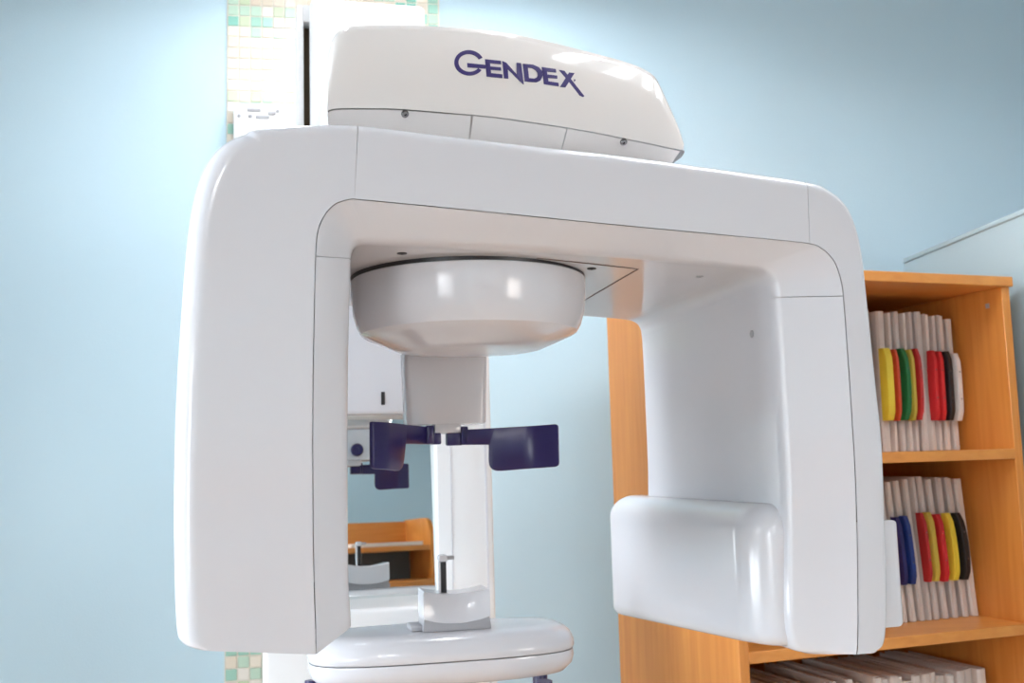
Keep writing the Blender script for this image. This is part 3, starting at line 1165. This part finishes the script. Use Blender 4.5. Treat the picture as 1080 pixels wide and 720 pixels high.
def folder(s, zbase, width, height, setback, tilt, tab, label, group, tabr=None, tabz=(0.24, 0.78), m=PAPER, bow=0.0, deep=0.24, wob=0.0005):
    """a hanging-file folder standing on its edge: card cover, sheets, coloured tab"""
    base = BF.w(s, setback + deep / 2, zbase)
    f = empty('folder', base, label, 'folder', group)
    sh = math.tan(math.radians(tilt))
    tz = lambda s_, b_, z_: BF.w(s_ - (z_ - zbase) * sh, b_, z_)
    bm = bmesh.new()
    hw = width / 2
    t_ = min(0.0022, width * 0.2)
    # U-shaped card: spine to the front, open at the back
    prof = [(-hw, deep), (-hw, 0.004), (-hw * 0.6, 0.0), (hw * 0.6, 0.0), (hw, 0.004), (hw, deep - 0.01),
            (hw - t_, deep - 0.01), (hw - t_, 0.005), (-hw + t_, 0.005), (-hw + t_, deep)]
    rows = []
    nz = 6
    for i in range(nz + 1):
        z = zbase + 0.001 + (height - 0.001) * i / nz
        w_ = wob * math.sin(i * 1.7 + s * 90)
        rows.append([tz(s + p[0] + w_, setback + p[1], z) for p in prof])
    vs = [v for r in rows for v in r]
    fs = grid_faces(nz + 1, len(prof), 0, True)
    lo = list(range(len(prof)))
    for base_i in (0, nz * len(prof)):
        q = [base_i + i for i in lo]
        fs += [(q[0], q[1], q[8], q[9]), (q[1], q[2], q[3], q[4], q[7], q[8]), (q[4], q[5], q[6], q[7])]
    mesh('cover', vs, fs, m, f, smooth=True, angle=30)
    rows = [[tz(s + a, setback + b2, zbase + c) for a, b2 in ((-hw + t_ * 1.2, 0.008), (hw - t_ * 1.2, 0.008), (hw - t_ * 1.2, deep - 0.015), (-hw + t_ * 1.2, deep - 0.015))]
            for c in (0.003, height + random.uniform(-0.006, 0.003))]
    loft('sheets', rows, SHEET, f, smooth=False, wrap=True, caps=True)
    if tab:
        a, b2 = tabr if tabr else (-hw, hw)
        z0, z1 = zbase + height * tabz[0], zbase + height * tabz[1]
        rows = []
        for i in range(9):
            q = i / 8
            z = z0 + (z1 - z0) * q
            bo = bow * (1 - (2 * q - 1) ** 2)
            pr_ = 0.016 + 0.004 * (1 - (2 * q - 1) ** 4)
            if i in (0, 8):
                pr_ *= 0.75
            rows.append([tz(s + a + bo, setback + 0.001, z), tz(s + a + bo, setback - pr_ + 0.003, z), tz(s + a + bo + 0.002, setback - pr_, z),
                         tz(s + b2 + bo - 0.002, setback - pr_, z), tz(s + b2 + bo, setback - pr_ + 0.003, z), tz(s + b2 + bo, setback + 0.001, z)])
        tb = loft('tab', rows, TAB[tab], f, angle=50, wrap=True, caps=True)
        if tab in ('black', 'green', 'red', 'white', 'blue', 'darkred'):
            for q in (0.32, 0.72):
                z = z0 + (z1 - z0) * q
                bo = bow * (1 - (2 * q - 1) ** 2)
                c = tz(s + (a + b2) / 2 + bo, setback - 0.0195, z)
                lathe('rivet', c, [(0.0016, 0.002), (0.0016, -0.001), (0.0008, -0.0016)], CHROME, tb, n=10, axis=BF.e2)
    return f


SB = 0.13
sx = lambda u, v: BF.px(u, v, SB)[0]
h1 = BF.px(985, 331, SB)[1] - z2
g1 = 'folders on the top shelf'
rowA = [  # pixel x on the row y=400, width, tab, label, height offset
    (918.0, .015, None, 'white folder without a tab, leftmost in sight on the top shelf beside the x-ray arm', 0.004),
    (932.0, .021, 'yellow', 'white folder with a wide yellow tab on the top shelf', 0.003),
    (941.0, .010, 'orange', 'thin white folder with a narrow orange-red tab right beside the wide yellow tab', 0.0),
    (949.0, .014, 'green', 'white folder with the only green tab on the top shelf', 0.003),
    (957.0, .011, 'olive', 'white folder with a narrow olive-yellow tab right of the green tab', 0.0),
    (963.5, .011, 'darkred', 'white folder with a dark red tab beside the olive-yellow one', 0.003),
    (972.5, .017, None, 'untabbed white folder between the dark red tab and the bright red tabs', 0.004),
    (981.0, .012, 'red', 'white folder with the left one of two bright red tabs on the top shelf', -0.002),
    (988.0, .012, 'red', 'white folder with a bright red tab next to the black tab on the top shelf', -0.004),
    (996.0, .014, 'black', 'white folder with the black tab on the top shelf', -0.004),
    (1005.0, .014, 'white', 'white folder with a white riveted tab at the right end of the top shelf', -0.010),
]
for u, w, tb, lab, dh in rowA:
    bow = {'green': 0.006, 'darkred': 0.003, 'red': -0.002}.get(tb, 0.0)
    folder(sx(u, 400), z2, w * 0.96, h1 + dh, SB, -0.6, tb, lab, g1, bow=bow, tabz=(0.22, 0.73), m=random.choice((PAPER, PAPER2)))
h2 = BF.px(1010, 503, SB + 0.02)[1] - z3
g2 = 'folders on the middle shelf'
rowB = [
    (930.0, .015, None, 'white folder without a tab at the left of the middle shelf, by the sensor housing', 0.0),
    (938.5, .013, 'navy', 'white folder with a dark purple-navy tab on the middle shelf', -0.004),
    (947.5, .014, 'blue', 'white folder with a blue riveted tab on the middle shelf', -0.002),
    (957.0, .014, None, 'untabbed white folder between the blue tab and the red tab on the middle shelf', 0.0),
    (965.0, .011, 'darkred', 'white folder with a narrow red tab right of the untabbed gap on the middle shelf', 0.004),
    (972.5, .014, 'mustard', 'white folder with a yellow tab between the two red tabs on the middle shelf', 0.005),
    (982.0, .015, 'red', 'white folder with a broad red tab between two yellow tabs on the middle shelf', -0.002),
    (992.5, .015, 'yellow', 'white folder with a yellow tab beside the black curved tab', 0.0),
    (1003.0, .016, 'black', 'white folder with a curved black tab on the middle shelf', -0.001),
    (1013.0, .019, None, 'wide leaning untabbed white folder at the right end of the middle shelf', -0.003),
]
for u, w, tb, lab, dh in rowB:
    vv = 575
    uu = u + 7
    z = BF.px(uu, vv, SB)[1]
    s = BF.px(uu, vv, SB)[0] + (z - z3) * math.tan(math.radians(4.0))
    bow = {'black': 0.006, 'yellow': 0.003}.get(tb, 0.0)
    folder(s, z3, w * 0.97, h2 + dh, SB, 4.0, tb, lab, g2, bow=bow, tabz=(0.27, 0.75), m=random.choice((PAPER, PAPER2)))
g3 = 'folders in the dim bottom compartment'
z4 = shelves[2]
s = bl + TH + 0.02
h3 = BF.px(1040, 706, SB)[1] - z4
k = 0
while s < -0.075:
    w = random.uniform(0.014, 0.024)
    folder(s + w / 2, z4, w * 0.95, h3 + random.uniform(-0.008, 0.008) + (0.012 if k % 5 else 0.0), SB - 0.03 + random.uniform(-0.01, 0.01), 0.0, None,
           'white paper folder standing in the dim bottom compartment of the bookcase', g3, m=random.choice((PAPER, PAPER2)), wob=0.0)
    s += w
    k += 1

# ================================================================== FURNITURE SEEN IN THE MIRROR
def mirror_hit(u, v, Yp):
    """where the view through the mirror at this pixel reaches the vertical plane y = Yp"""
    p = on_plane(u, v, MP, MN)
    d = (p - CAM).normalized()
    r = d - MN * (2 * d.dot(MN))
    t = (Yp - p.y) / r.y
    return p + r * t


YD = -1.9
mx = lambda u, v: mirror_hit(u, v, YD)
xr = mx(459, 570).x
xl = mx(366, 570).x - 0.7
hz1, hz2, hz3, hz4 = (mx(420, v).z for v in (548, 575.5, 581, 612))
HF = Frame((0, YD), 0)        # b towards the machine side is +
hutch = empty('reception_desk', ((xl + xr) / 2, YD - 0.25, 0), 'orange wooden desk with a shelf and grey back, seen in the mirror', 'desk')
box('back_panel', HF, xl, xr - 0.03, -0.34, -0.32, hz3, hz1, BEECH_X, hutch)
box('shelf', HF, xl, xr - 0.03, -0.34, 0.0, hz3, hz2, BEECH_X, hutch, bev=0.002)
box('grey_panel', HF, xl, xr - 0.03, -0.30, -0.28, hz4, hz3, DARKGREY, hutch)
box('desk_top', HF, xl, xr, -0.34, 0.10, hz4 - 0.03, hz4, BEECH_X, hutch, bev=0.003)
box('desk_front', HF, xl, xr, -0.30, 0.06, 0.0, hz4 - 0.03, BEECH_X, hutch)
EP = Frame((xr - 0.03, YD - 0.34), 90)
plate('end_panel', EP, rounded([(0.0, hz4), (0.345, hz4), (0.345, hz1 - 0.1), (0.30, hz1 + 0.01), (0.0, hz1 + 0.01)], [0, 0, 0.05, 0.06, 0]), -0.03, BEECH_Z, hutch)
pap = box('paper_stack', HF, mx(372, 573).x, mx(448, 573).x, -0.22, -0.02, hz2 + 0.0005, hz2 + 0.022, SHEET, bev=0.001, seg=1)
prop(pap, 'flat white stack of paper on the orange desk shelf', 'paper')
